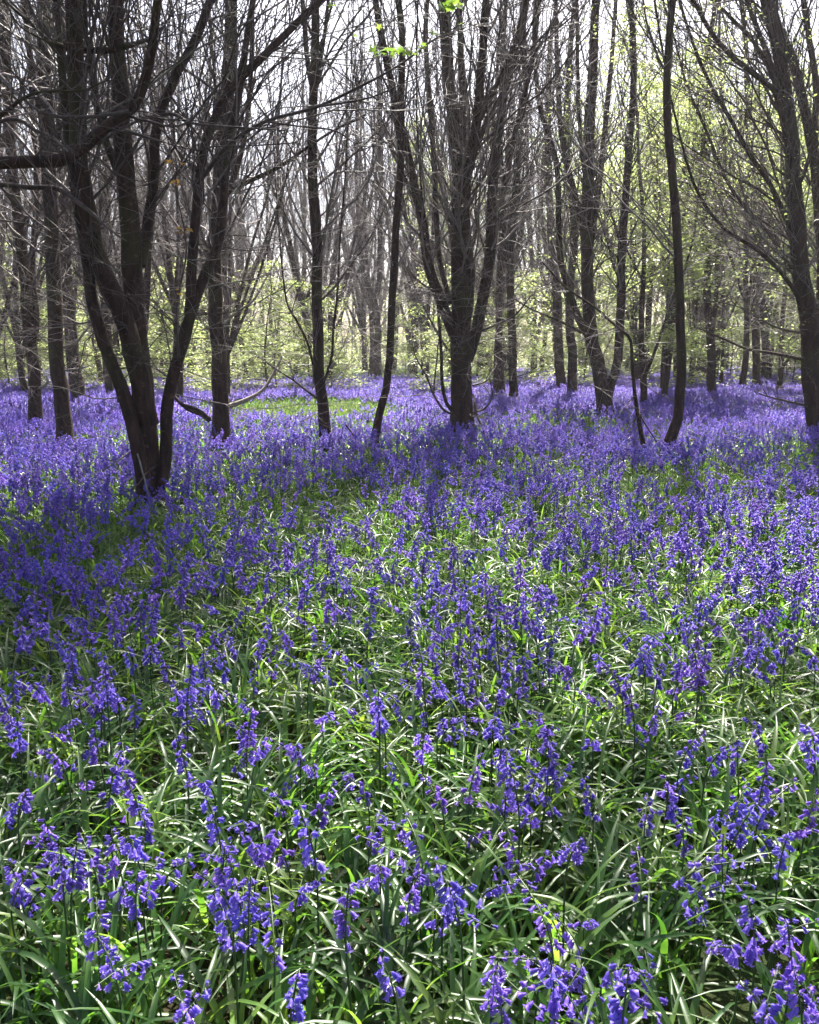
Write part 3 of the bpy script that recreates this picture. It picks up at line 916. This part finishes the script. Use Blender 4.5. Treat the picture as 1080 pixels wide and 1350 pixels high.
# ------------------------------------------------------------------ ground
n = 150
gx = np.concatenate([-np.geomspace(125, 0.25, n // 2), np.geomspace(0.25, 125, n // 2)])
gy = np.concatenate([[-60, -20, -8, -3], np.linspace(-1, 30, 110), np.geomspace(31, 130, 30)])
X, Yg = np.meshgrid(gx, gy)
Z = gz(X, Yg)
v = np.stack([X, Yg, Z], -1).reshape(-1, 3)
ny, nx = X.shape
i = np.arange(ny - 1)[:, None] * nx + np.arange(nx - 1)[None]
mb = MB()
mb.add(v, q=np.stack([i, i + 1, i + nx + 1, i + nx], -1))
tag(link('ground', mb.mesh('ground', [ground_mat()])), 'dark woodland soil under the bluebells', 'ground', kind='structure')

# ------------------------------------------------------------------ bluebells
def bell_lod(lod):
    """one hanging bell, mouth towards -Z, about 2.3 cm long"""
    mb = MB()
    if lod == 0:
        n = 6
        prof = [(0.0016, 0.0), (0.0040, -0.004), (0.0048, -0.010), (0.0052, -0.0155)]
        a = np.arange(n) * 2 * np.pi / n
        v = [(r * math.cos(t), r * math.sin(t), z) for r, z in prof for t in a]
        q = [(k * n + j, k * n + (j + 1) % n, (k + 1) * n + (j + 1) % n, (k + 1) * n + j) for k in range(3) for j in range(n)]
        t3 = []
        for j in range(n):
            t0 = a[j] + np.pi / n
            b = len(v)
            for (r, z, w) in ((0.0068, -0.0185, 0.40), (0.0092, -0.0185, 0.26)):
                v += [(r * math.cos(t0 - w * .8), r * math.sin(t0 - w * .8), z), (r * math.cos(t0 + w * .8), r * math.sin(t0 + w * .8), z)]
            v.append((0.0100 * math.cos(t0), 0.0100 * math.sin(t0), -0.0150))
            j2 = (j + 1) % n
            q += [(3 * n + j, 3 * n + j2, b + 1, b), (b, b + 1, b + 3, b + 2)]
            t3.append((b + 2, b + 3, b + 4))
        mb.add(v, q=q, t=t3)
    elif lod == 1:
        n = 5
        prof = [(0.002, 0.0), (0.0054, -0.010), (0.0058, -0.016), (0.0118, -0.020)]
        a = np.arange(n) * 2 * np.pi / n
        v = [(r * math.cos(t), r * math.sin(t), z) for r, z in prof for t in a]
        q = [(k * n + j, k * n + (j + 1) % n, (k + 1) * n + (j + 1) % n, (k + 1) * n + j) for k in range(3) for j in range(n)]
        mb.add(v, q=q)
    else:
        n = 3
        a = np.arange(n) * 2 * np.pi / n
        v = [(0, 0, 0.002)] + [(.012 * math.cos(t), .012 * math.sin(t), -.022) for t in a]
        mb.add(v, t=[(0, 1 + j, 1 + (j + 1) % n) for j in range(n)])
    return mb.arrays()

BELL = [bell_lod(0), bell_lod(1), bell_lod(2)]

class Spike:
    pass

def make_spike(seed, nb, hgt, nod):
    g = np.random.default_rng(seed)
    s = Spike()
    K = 16
    t = np.linspace(0, 1, K)
    lean = g.normal(0, .03, 2)
    pts = np.stack([lean[0] * t * hgt * 2 + nod * np.maximum(t - .62, 0) ** 2 * .9, lean[1] * t * hgt * 2, hgt * (t - .35 * nod * np.maximum(t - .7, 0) ** 2 * 4)], 1)
    s.pts, s.rad = pts, np.linspace(.0030, .0014, K)
    s.bells, s.ped = [], []
    span = g.uniform(.20, .34)
    for k in range(nb):
        f = 1 - span * (1 - (k + .3) / nb)
        fi = f * (K - 1)
        i = min(int(fi), K - 2)
        p = pts[i] + (pts[i + 1] - pts[i]) * (fi - i)
        az = g.normal(0, .9) + (k % 2) * 1.6 - .8 + (math.pi if g.random() < .18 else 0)
        up = k / nb
        sz = (.9 - .4 * up ** 2) * g.uniform(.85, 1.12)
        out = np.array([math.cos(az), math.sin(az), 0])
        plen = .009 * (1 - .45 * up) * g.uniform(.7, 1.5)
        e = p + out * plen + np.array([0, 0, .006 - .002 * up])
        el = R(g.uniform(30, 75)) * (1 - .45 * up)                 # mouth hangs, the top ones look outward
        ax = out * math.cos(el) + np.array([0, 0, -math.sin(el)])
        zc = -ax
        xc = norm(np.cross(np.array([-out[1], out[0], .01]), zc))
        yc = np.cross(zc, xc)
        M = np.eye(4)
        M[:3, 0], M[:3, 1], M[:3, 2], M[:3, 3] = xc * sz, yc * sz, zc * sz, e
        s.bells.append(M)
        s.ped.append(np.stack([p, p + out * plen * .6 + np.array([0, 0, .007]), e]))
    s.head = np.mean([m[:3, 3] for m in s.bells], axis=0)
    return s

def spike_mesh(s, lod, with_stem=True, keep=1.0, fat=1.0):
    mb = MB()
    v, q, t, _, _ = BELL[lod]
    for k, M in enumerate(s.bells):
        if keep < 1 and (k * 0.618) % 1 > keep:
            continue
        mb.add((v * fat) @ M[:3, :3].T + M[:3, 3], q=q, t=t, mat=0)
    if with_stem:
        step = {0: 1, 1: 3, 2: 7}[lod]
        tubes(mb, s.pts[::step], s.rad[::step] * (1 if lod == 0 else 1.2), 5 if lod == 0 else 3, mat=1)
    return mb

SPIKES = [make_spike(500 + k, nb, h, nod) for k, (nb, h, nod) in enumerate([(18, .40, .5), (14, .36, .8), (21, .44, .25), (11, .33, .9), (16, .38, .6), (19, .42, .35), (9, .31, .7), (20, .40, .15), (14, .37, 1.1), (8, .30, .4)])]
WORD_H = ['tall' if h > .395 else ('short' if h < .345 else 'mid-height') for h in (.40, .36, .44, .33, .38, .42, .31, .40, .37, .30)]
WORD_N = ['full' if n > 14 else ('sparse' if n < 10 else 'loose') for n in (15, 12, 18, 9, 14, 16, 8, 17, 12, 7)]
WORD_L = ['nodding' if nd > .65 else ('upright' if nd < .45 else 'slightly bowed') for nd in (.5, .8, .25, .9, .6, .35, .7, .15, 1.1, .4)]

# bare or sparse places, as ground ellipses (x, y, rx, ry, factor left)
def patch(px, py, wpx, ypx0, ypx1, f):
    c = at_height(px, py, 0.1)
    return (c[0], c[1], wpx * c[1] / FPX, abs(at_height(px, ypx0, .1)[1] - at_height(px, ypx1, .1)[1]) / 2, f)
PATCH = [patch(375, 542, 105, 529, 557, 0.02), patch(470, 548, 60, 538, 560, 0.12), patch(630, 752, 45, 730, 775, .25), patch(880, 650, 75, 635, 668, .3),
         patch(520, 660, 120, 640, 700, 1.0), patch(700, 655, 140, 630, 690, 1.0), patch(640, 570, 170, 556, 585, .55), patch(430, 690, 60, 660, 720, .6), patch(460, 493, 210, 486, 501, .03),
         patch(1000, 645, 90, 630, 665, .6), patch(180, 720, 60, 690, 750, .5)]
phs = rng.uniform(0, 6.28, (7, 2))
frq = np.array([(.9, .35), (-.5, .8), (1.7, .9), (2.6, -1.9), (3.8, 2.2), (-4.6, 3.1), (.3, .2)])

def patchy(x, y):
    v = 0
    for (a, b), (p, _q), w in zip(frq, phs, (1, 1, .8, .7, .6, .5, .6)):
        v = v + w * np.sin(a * x + b * y + p)
    f = np.sin(x * 7.3 + 2 * np.sin(y * 3.1)) * np.sin(y * 6.1 + 1.7 * np.sin(x * 4.3 + 1))
    return np.clip(1 + .30 * v, .3, 1.9) * np.clip(1 + .65 * f, .3, 2)

def dens(x, y):
    d = np.interp(y, [1.0, 2.2, 3.2, 5, 7, 8.3, 9.2, 10.5, 14, 20, 40, 56, 62], [20, 34, 58, 82, 86, 82, 78, 82, 72, 100, 90, 30, 10])
    d = d * patchy(x, y)
    for (cx, cy, rx, ry, f) in PATCH:
        e = ((x - cx) / rx) ** 2 + ((y - cy) / ry) ** 2
        d = d * np.where(e < 1, f, np.where(e < 1.7, f + (1 - f) * (e - 1) / .7, 1))
    return d

def scatter(g, y0, y1, peak, side=.60):
    area = side * (y1 ** 2 - y0 ** 2)
    n = int(area * peak)
    y = np.sqrt(g.uniform(y0 ** 2, y1 ** 2, n))
    x = g.uniform(-side, side, n) * y
    return x, y

def not_in_trunk(x, y):
    ok = np.ones(len(x), bool)
    for t in TREES:
        ok &= (x - t.location[0]) ** 2 + (y - t.location[1]) ** 2 > .16 ** 2
    return ok

HEADS = [(170, 1045), (192, 1095), (175, 1125), (15, 1075), (30, 1060), (115, 1040), (60, 1125), (82, 1155), (120, 1135), (100, 1150), (20, 1167), (40, 1160), (47, 1190),
         (152, 1135), (180, 1190), (202, 1167), (162, 1185), (130, 1230), (145, 1275), (172, 1287), (250, 1150), (265, 1045), (282, 1095), (295, 1155), (285, 1185), (310, 1200),
         (335, 1130), (355, 1125), (370, 1135), (330, 1205), (360, 1235), (295, 1225), (367, 1070), (380, 1050), (410, 1027), (430, 1072), (460, 1042), (472, 1052), (520, 1037),
         (325, 1010), (325, 1100), (310, 1120), (240, 1007), (457, 1215), (495, 1110), (525, 1110), (500, 1165), (520, 1145), (490, 1180), (510, 1297), (240, 1325), (250, 1345),
         (390, 1325), (572, 1060), (627, 1040), (660, 1015), (675, 1055), (710, 1030), (712, 1060), (775, 1070), (635, 1120), (640, 1080), (675, 1135), (700, 1100), (672, 1160),
         (725, 1150), (757, 1140), (547, 1125), (549, 1165), (545, 1195), (587, 1180), (600, 1200), (602, 1230), (710, 1220), (745, 1245), (775, 1235), (900, 1115), (902, 1050),
         (880, 1070), (852, 1090), (945, 1100), (950, 1145), (975, 1075), (1005, 1055), (1005, 1030), (1055, 1115), (1070, 1085), (1032, 1140), (1005, 1130), (950, 1190),
         (910, 1210), (925, 1222), (990, 1245), (955, 1270), (1040, 1272), (1052, 1245), (652, 1310), (710, 1290), (760, 1305), (740, 1325), (820, 1300), (855, 1305), (775, 1340),
         (820, 1335), (840, 1345), (1015, 1335), (1050, 1325), (740, 1040), (970, 1020), (1065, 1010), (165, 1015), (178, 1075), (700, 1062), (668, 1035), (668, 1075), (960, 1110),
         (985, 1100), (1020, 1075), (935, 1165), (718, 1300), (750, 1318), (728, 1310), (700, 1345), (660, 1335), (1000, 1345), (1070, 1340), (310, 1185), (320, 1215), (340, 1210)]
g = np.random.default_rng(42)
placed = []                                    # (x, y, yaw, scale, variant)
for (px, py) in HEADS:
    k = int(g.integers(0, 10))
    yaw, sc = g.uniform(0, 6.28), g.uniform(.82, 1.04)
    s = SPIKES[k]
    P = at_height(px, py, s.head[2] * sc)
    c, sn = math.cos(yaw), math.sin(yaw)
    h = s.head * sc
    placed.append((P[0] - (c * h[0] - sn * h[1]), P[1] - (sn * h[0] + c * h[1]), yaw, sc, k))
x, y = scatter(g, 1.2, 9.5, 130)
keep = (g.random(len(x)) < dens(x, y) / 130) & not_in_trunk(x, y)
x, y = x[keep], y[keep]
hp = [project((a, b, .33)) for a, b in zip(x, y)]
keep = np.array([(q[1] < 1005) or (q[1] > 1005 and g.random() < np.interp(q[1], [1005, 1120, 1250], [.5, .16, .05])) for q in hp])
x, y = x[keep], y[keep]
for a, b in zip(x, y):
    placed.append((a, b, g.uniform(0, 6.28), g.uniform(.82, 1.1), int(g.integers(0, 10))))

def in_view(p):
    q = project((p[0], p[1], .3))
    return p[1] > .6 and -25 < q[0] < 1105 and q[1] < 1375
vis = sorted([p for p in placed if in_view(p)], key=lambda p: p[0] ** 2 + p[1] ** 2)
single, rest = vis[:300], vis[300:] + [p for p in placed if not in_view(p)]

bell_me = MB()
v_, q_, t_, _, _ = BELL[0]
bell_me.add(v_, q=q_, t=t_)
BELL_ME = bell_me.mesh('bell', [PETAL])
STEM_ME, HEAD_ME = [], []
for s in SPIKES:
    mb = MB()
    tubes(mb, s.pts, s.rad, 6)
    for pd in s.ped:
        tubes(mb, pd, np.array([.0009, .0009, .0011]), 3)
    STEM_ME.append(mb.mesh('stem', [STEM]))
    hm = spike_mesh(s, 0, with_stem=False)
    tubes(hm, s.pts[9:], s.rad[9:] * 1.05, 6, mat=1)
    for pd in s.ped:
        tubes(hm, pd, np.array([.0009, .0009, .0011]), 3, mat=1)
    HEAD_ME.append(hm.mesh('flower_head', [PETAL, STEM]))

ROWS = [(1255, 'at the bottom edge'), (1180, 'in the second row from the bottom edge'), (1105, 'in the lower foreground'), (1030, 'in the upper foreground'), (960, 'where the foreground thins'), (0, 'just beyond the foreground clumps')]
COLS = ['by the left edge', 'a little in from the left edge', 'below the big near tree', 'left of the middle', 'just left of centre', 'below the broad centre tree', 'just right of centre', 'below the V forked tree', 'below the tall slim tree', 'near the right edge']
ROWN = ['bottom row', 'second row up', 'third row up', 'fourth row up', 'fifth row up', 'sixth row up']
for n_, (x, y, yaw, sc, k) in enumerate(single):
    root = bpy.data.objects.new('bluebell', None)
    COL.objects.link(root)
    root.empty_display_size = .05
    root.location = (x, y, float(gz(x, y)) - .01)
    root.rotation_euler = (0, 0, yaw)
    root.scale = (sc, sc, sc)
    h = SPIKES[k].head
    px, py = project((x, y, h[2] * sc))
    row = next(i for i, (t, _) in enumerate(ROWS) if py > t)
    colm = int(np.clip(px / 108, 0, 9))
    tag(root, f'{WORD_H[k]} {WORD_N[k]} {WORD_L[k]} bluebell, {ROWN[row]}, {COLS[colm]}', 'bluebell', 'bluebells in flower close by')
    link('stem', STEM_ME[k], root)
    if n_ < 80:
        for M in SPIKES[k].bells:
            o = link('bell', BELL_ME, root)
            o.matrix_local = Matrix(M.tolist())
    else:
        link('flower_head', HEAD_ME[k], root)

def replicate(mb, src, P):
    """src: MB; P: rows of x, y, z, yaw, scale, tiltx, tilty"""
    v, q, t, qm, tm = src.arrays()
    n = len(P)
    if n == 0:
        return
    c, s = np.cos(P[:, 3])[:, None], np.sin(P[:, 3])[:, None]
    vv = v[None] * P[:, 4][:, None, None]
    X = c * vv[..., 0] - s * vv[..., 1]
    Yv = s * vv[..., 0] + c * vv[..., 1]
    Zv = vv[..., 2]
    X = X + Zv * P[:, 5][:, None] + P[:, 0][:, None]
    Yv = Yv + Zv * P[:, 6][:, None] + P[:, 1][:, None]
    Zv = Zv + P[:, 2][:, None]
    off = (np.arange(n) * len(v))[:, None, None]
    for m in np.unique(np.concatenate([qm, tm])):
        qq, tt = q[qm == m], t[tm == m]
        mb.q.append((qq[None] + off).reshape(-1, 4) + mb.n)
        mb.qm.append(np.full(len(qq) * n, m, np.int32))
        mb.t.append((tt[None] + off).reshape(-1, 3) + mb.n)
        mb.tm.append(np.full(len(tt) * n, m, np.int32))
    mb.v.append(np.stack([X, Yv, Zv], -1).reshape(-1, 3).astype(np.float32))
    mb.n += n * len(v)

carpet = MB()
A = np.array([(x, y, float(gz(x, y)) - .01, yaw, sc, g.normal(0, .06), g.normal(0, .06)) for (x, y, yaw, sc, k) in rest])
kk = np.array([p[4] for p in rest])
for k in range(10):
    replicate(carpet, spike_mesh(SPIKES[k], 1), A[kk == k])

def far_band(y0, y1, peak, lod, keep, fat, mult=1.0, scl=(.85, 1.12)):
    x, y = scatter(g, y0, y1, peak)
    ok = (g.random(len(x)) < dens(x, y) * mult / peak) & not_in_trunk(x, y)
    x, y = x[ok], y[ok]
    n = len(x)
    P = np.stack([x, y, gz(x, y) - .01, g.uniform(0, 6.28, n), g.uniform(*scl, n), g.normal(0, .06, n), g.normal(0, .06, n)], 1)
    k = g.integers(0, 10, n)
    for j in range(10):
        replicate(carpet, spike_mesh(SPIKES[j], lod, keep=keep, fat=fat), P[k == j])
far_band(9.5, 14, 200, 1, .8, 1.1)
far_band(14, 24, 200, 2, 1.0, 1.25)
far_band(24, 62, 130, 2, .45, 2.1, mult=.55)
tag(link('bluebells', carpet.mesh('bluebells', [PETAL, STEM])), 'violet carpet of bluebells running back under the trees', 'bluebells', kind='stuff')

# ------------------------------------------------------------------ leaves at ground level
def blades(mb, g, x, y, n_seg, across, lmin, lmax, wmin, wmax, mat=0, tuft=7, e0=(38, 86), bend=(50, 135), spread=.03):
    n = len(x) * tuft
    x = np.repeat(x, tuft) + g.normal(0, spread, n)
    y = np.repeat(y, tuft) + g.normal(0, spread, n)
    az = g.uniform(0, 2 * np.pi, n)
    L = g.uniform(lmin, lmax, n)
    th = np.radians(g.uniform(*e0, n))
    bd = np.radians(g.uniform(*bend, n))
    W = g.uniform(wmin, wmax, n)
    s = np.linspace(0, 1, n_seg + 1)
    ang = th[:, None] - bd[:, None] * s[None] ** 1.4
    az_s = az[:, None] + g.normal(0, .35, n)[:, None] * s[None]
    ds = L[:, None] / n_seg
    px = np.cumsum(np.cos(ang) * np.cos(az_s) * ds, 1)
    py = np.cumsum(np.cos(ang) * np.sin(az_s) * ds, 1)
    pz = np.cumsum(np.sin(ang) * ds, 1)
    px, py, pz = [np.concatenate([np.zeros((n, 1)), a[:, :-1]], 1) for a in (px, py, pz)]
    z0 = gz(x, y) - .01
    cz = np.maximum(pz, 0.012 + .02 * g.random((n, 1)) * (s > .1)) + z0[:, None]
    cx, cy = px + x[:, None], py + y[:, None]
    w = W[:, None] * .5 * np.interp(s, [0, .15, .45, .8, 1], [.55, .85, 1, .7, .05])[None]
    tw = g.normal(0, .35, n)[:, None] * s[None] + g.normal(0, .15, n)[:, None]
    sx, sy = -np.sin(az_s) * np.cos(tw), np.cos(az_s) * np.cos(tw)
    sz = np.sin(tw)
    Lf = np.stack([cx - sx * w, cy - sy * w, cz - sz * w], -1)
    Rt = np.stack([cx + sx * w, cy + sy * w, cz + sz * w], -1)
    K = n_seg + 1
    if across == 2:
        C = np.stack([cx, cy, cz - w * .45], -1)
        v = np.stack([Lf, C, Rt], 2)                # n, K, 3, 3
        m = 3
    else:
        v = np.stack([Lf, Rt], 2)
        m = 2
    b = (np.arange(n) * K * m)[:, None, None]
    k = (np.arange(n_seg) * m)[None, :, None]
    j = np.arange(m - 1)[None, None]
    q = np.stack(np.broadcast_arrays(b + k + j, b + k + j + 1, b + k + m + j + 1, b + k + m + j), -1)
    mb.add(v, q=q, mat=mat)

g = np.random.default_rng(1234)
lv = MB()
def leaf_band(y0, y1, d, *a, **k):
    x, y = scatter(g, y0, y1, d)
    ok = not_in_trunk(x, y) & (g.random(len(x)) < np.clip(.55 + .35 * patchy(y * .7 + 3, x), 0.25, 1))
    blades(lv, g, x[ok], y[ok], *a, **k)
leaf_band(.75, 4.6, 150, 8, 2, .22, .42, .009, .0165, tuft=8)
leaf_band(4.6, 9.5, 110, 5, 2, .19, .38, .010, .017, tuft=6)
leaf_band(9.5, 16, 70, 3, 1, .17, .32, .013, .020, tuft=5)
leaf_band(16, 32, 36, 2, 1, .17, .32, .020, .03, tuft=4)
leaf_band(32, 62, 12, 2, 1, .2, .34, .04, .07, tuft=4)
tag(link('bluebell_leaves', lv.mesh('bluebell_leaves', [BLADE])), 'glossy strap shaped green leaves arching among the bluebell stems', 'leaves', kind='stuff')

gr = MB()
for (cx, cy, rx, ry, f), cnt in zip(PATCH, [2400, 700, 60, 200, 60, 60, 500, 80, 6000, 200, 60]):
    a = g.uniform(0, 6.28, cnt)
    r = np.sqrt(g.random(cnt))
    far = cy > 14
    blades(gr, g, cx + rx * r * np.cos(a), cy + ry * r * np.sin(a), 3, 1, .10, .24 if not far else .30, .006 if not far else .014, .010 if not far else .024, tuft=6, e0=(55, 90), bend=(20, 90), spread=.05)
tag(link('grass', gr.mesh('grass', [GRASS])), 'fresh yellow green grass in the gaps between the bluebells', 'grass', kind='stuff')

lit = MB()
x, y = scatter(g, 1.9, 14, 6)
ok = not_in_trunk(x, y)
x, y = x[ok], y[ok]
px_, py_ = [], []
for (cx, cy, rx, ry, f), cnt in zip(PATCH, [500, 420, 90, 420, 0, 0, 0, 30, 0, 100, 30]):
    a = g.uniform(0, 6.28, cnt)
    r = np.sqrt(g.random(cnt)) * .8
    px_.append(cx + rx * r * np.cos(a)); py_.append(cy + ry * r * np.sin(a))
x = np.concatenate([x] + px_); y = np.concatenate([y] + py_)
leaf_cards(lit, g, np.stack([x, y, gz(x, y) + g.uniform(.01, .05, len(x))], 1), .075, droop=0, flat=.6)
tag(link('leaf_litter', lit.mesh('leaf_litter', [LITTER], smooth=False)), 'curled brown dead leaves lying on the woodland floor', 'leaf litter', kind='stuff')

# ------------------------------------------------------------------ fallen branches
def fallen(label, pix, w, mat, seed, D=None, z=.15, lift=0.0):
    g = np.random.default_rng(seed)
    c = at_height(pix[0][0], pix[0][1], z)
    D = D or c[1]
    pts = catmull([at_depth(px, py, D + .15 * k) for k, (px, py) in enumerate(pix)], 14)
    rad = np.linspace(w[0], w[1], 14) * .5 * D / FPX
    org = np.array([pts[0][0], pts[0][1], 0.0])
    mb = MB()
    tubes(mb, pts - org, rad, 8, rough=.08, g=g)
    for (p, r), sd in zip(twig_network(g, [(pts, rad)], per_m=5, zlo=-1, lscale=.4, per2=4, per3=2, low_dead=True), (5, 4, 3)):
        tubes(mb, p - org, r, sd)
    ob = link('fallen_branch', mb.mesh('fallen_branch', [mat]))
    ob.location = org
    tag(ob, label, 'branch', 'dead branches on the woodland floor')

fallen('pale dead branch propped up beside the grey-brown trunk, rising to the right', [(300, 536), (322, 528), (344, 516), (358, 497), (372, 470)], (7, 3), DEAD, 61, D=12.0)
fallen('dark broken bough lying in the flowers right of the big near tree', [(238, 532), (250, 540), (264, 545), (276, 553)], (5, 8), BARK, 62, D=11.0)
fallen('thin dead stick lying across the bluebells near the right edge', [(985, 998), (1000, 1006), (1018, 1014)], (7, 5), DEAD, 63, z=.2)
fallen('thin twig poking from the bluebells below the slim upright trunk', [(456, 560), (466, 575), (472, 592)], (2.5, 2), TWIG, 64, D=10.0)

# ------------------------------------------------------------------ haze in the wood
hz = bpy.data.materials.new('haze_air')
hz.use_nodes = True
hn = hz.node_tree.nodes
hn.clear()
ho = hn.new('ShaderNodeOutputMaterial')
pv = hn.new('ShaderNodeVolumePrincipled')
pv.inputs['Color'].default_value = (0.93, 0.92, 1.0, 1)
pv.inputs['Density'].default_value = 0.0007
pv.inputs['Anisotropy'].default_value = 0.3
hz.node_tree.links.new(pv.outputs[0], ho.inputs['Volume'])
mb = MB()
bx = np.array([(sx, sy, sz) for sx in (-135, 135) for sy in (-70, 140) for sz in (-1.2, 27)], float)
mb.add(bx, q=[(0, 1, 3, 2), (4, 6, 7, 5), (0, 4, 5, 1), (2, 3, 7, 6), (0, 2, 6, 4), (1, 5, 7, 3)])
ha = link('haze', mb.mesh('haze', [hz], smooth=False))
tag(ha, 'thin pale haze hanging in the air through the wood', 'haze', kind='stuff')
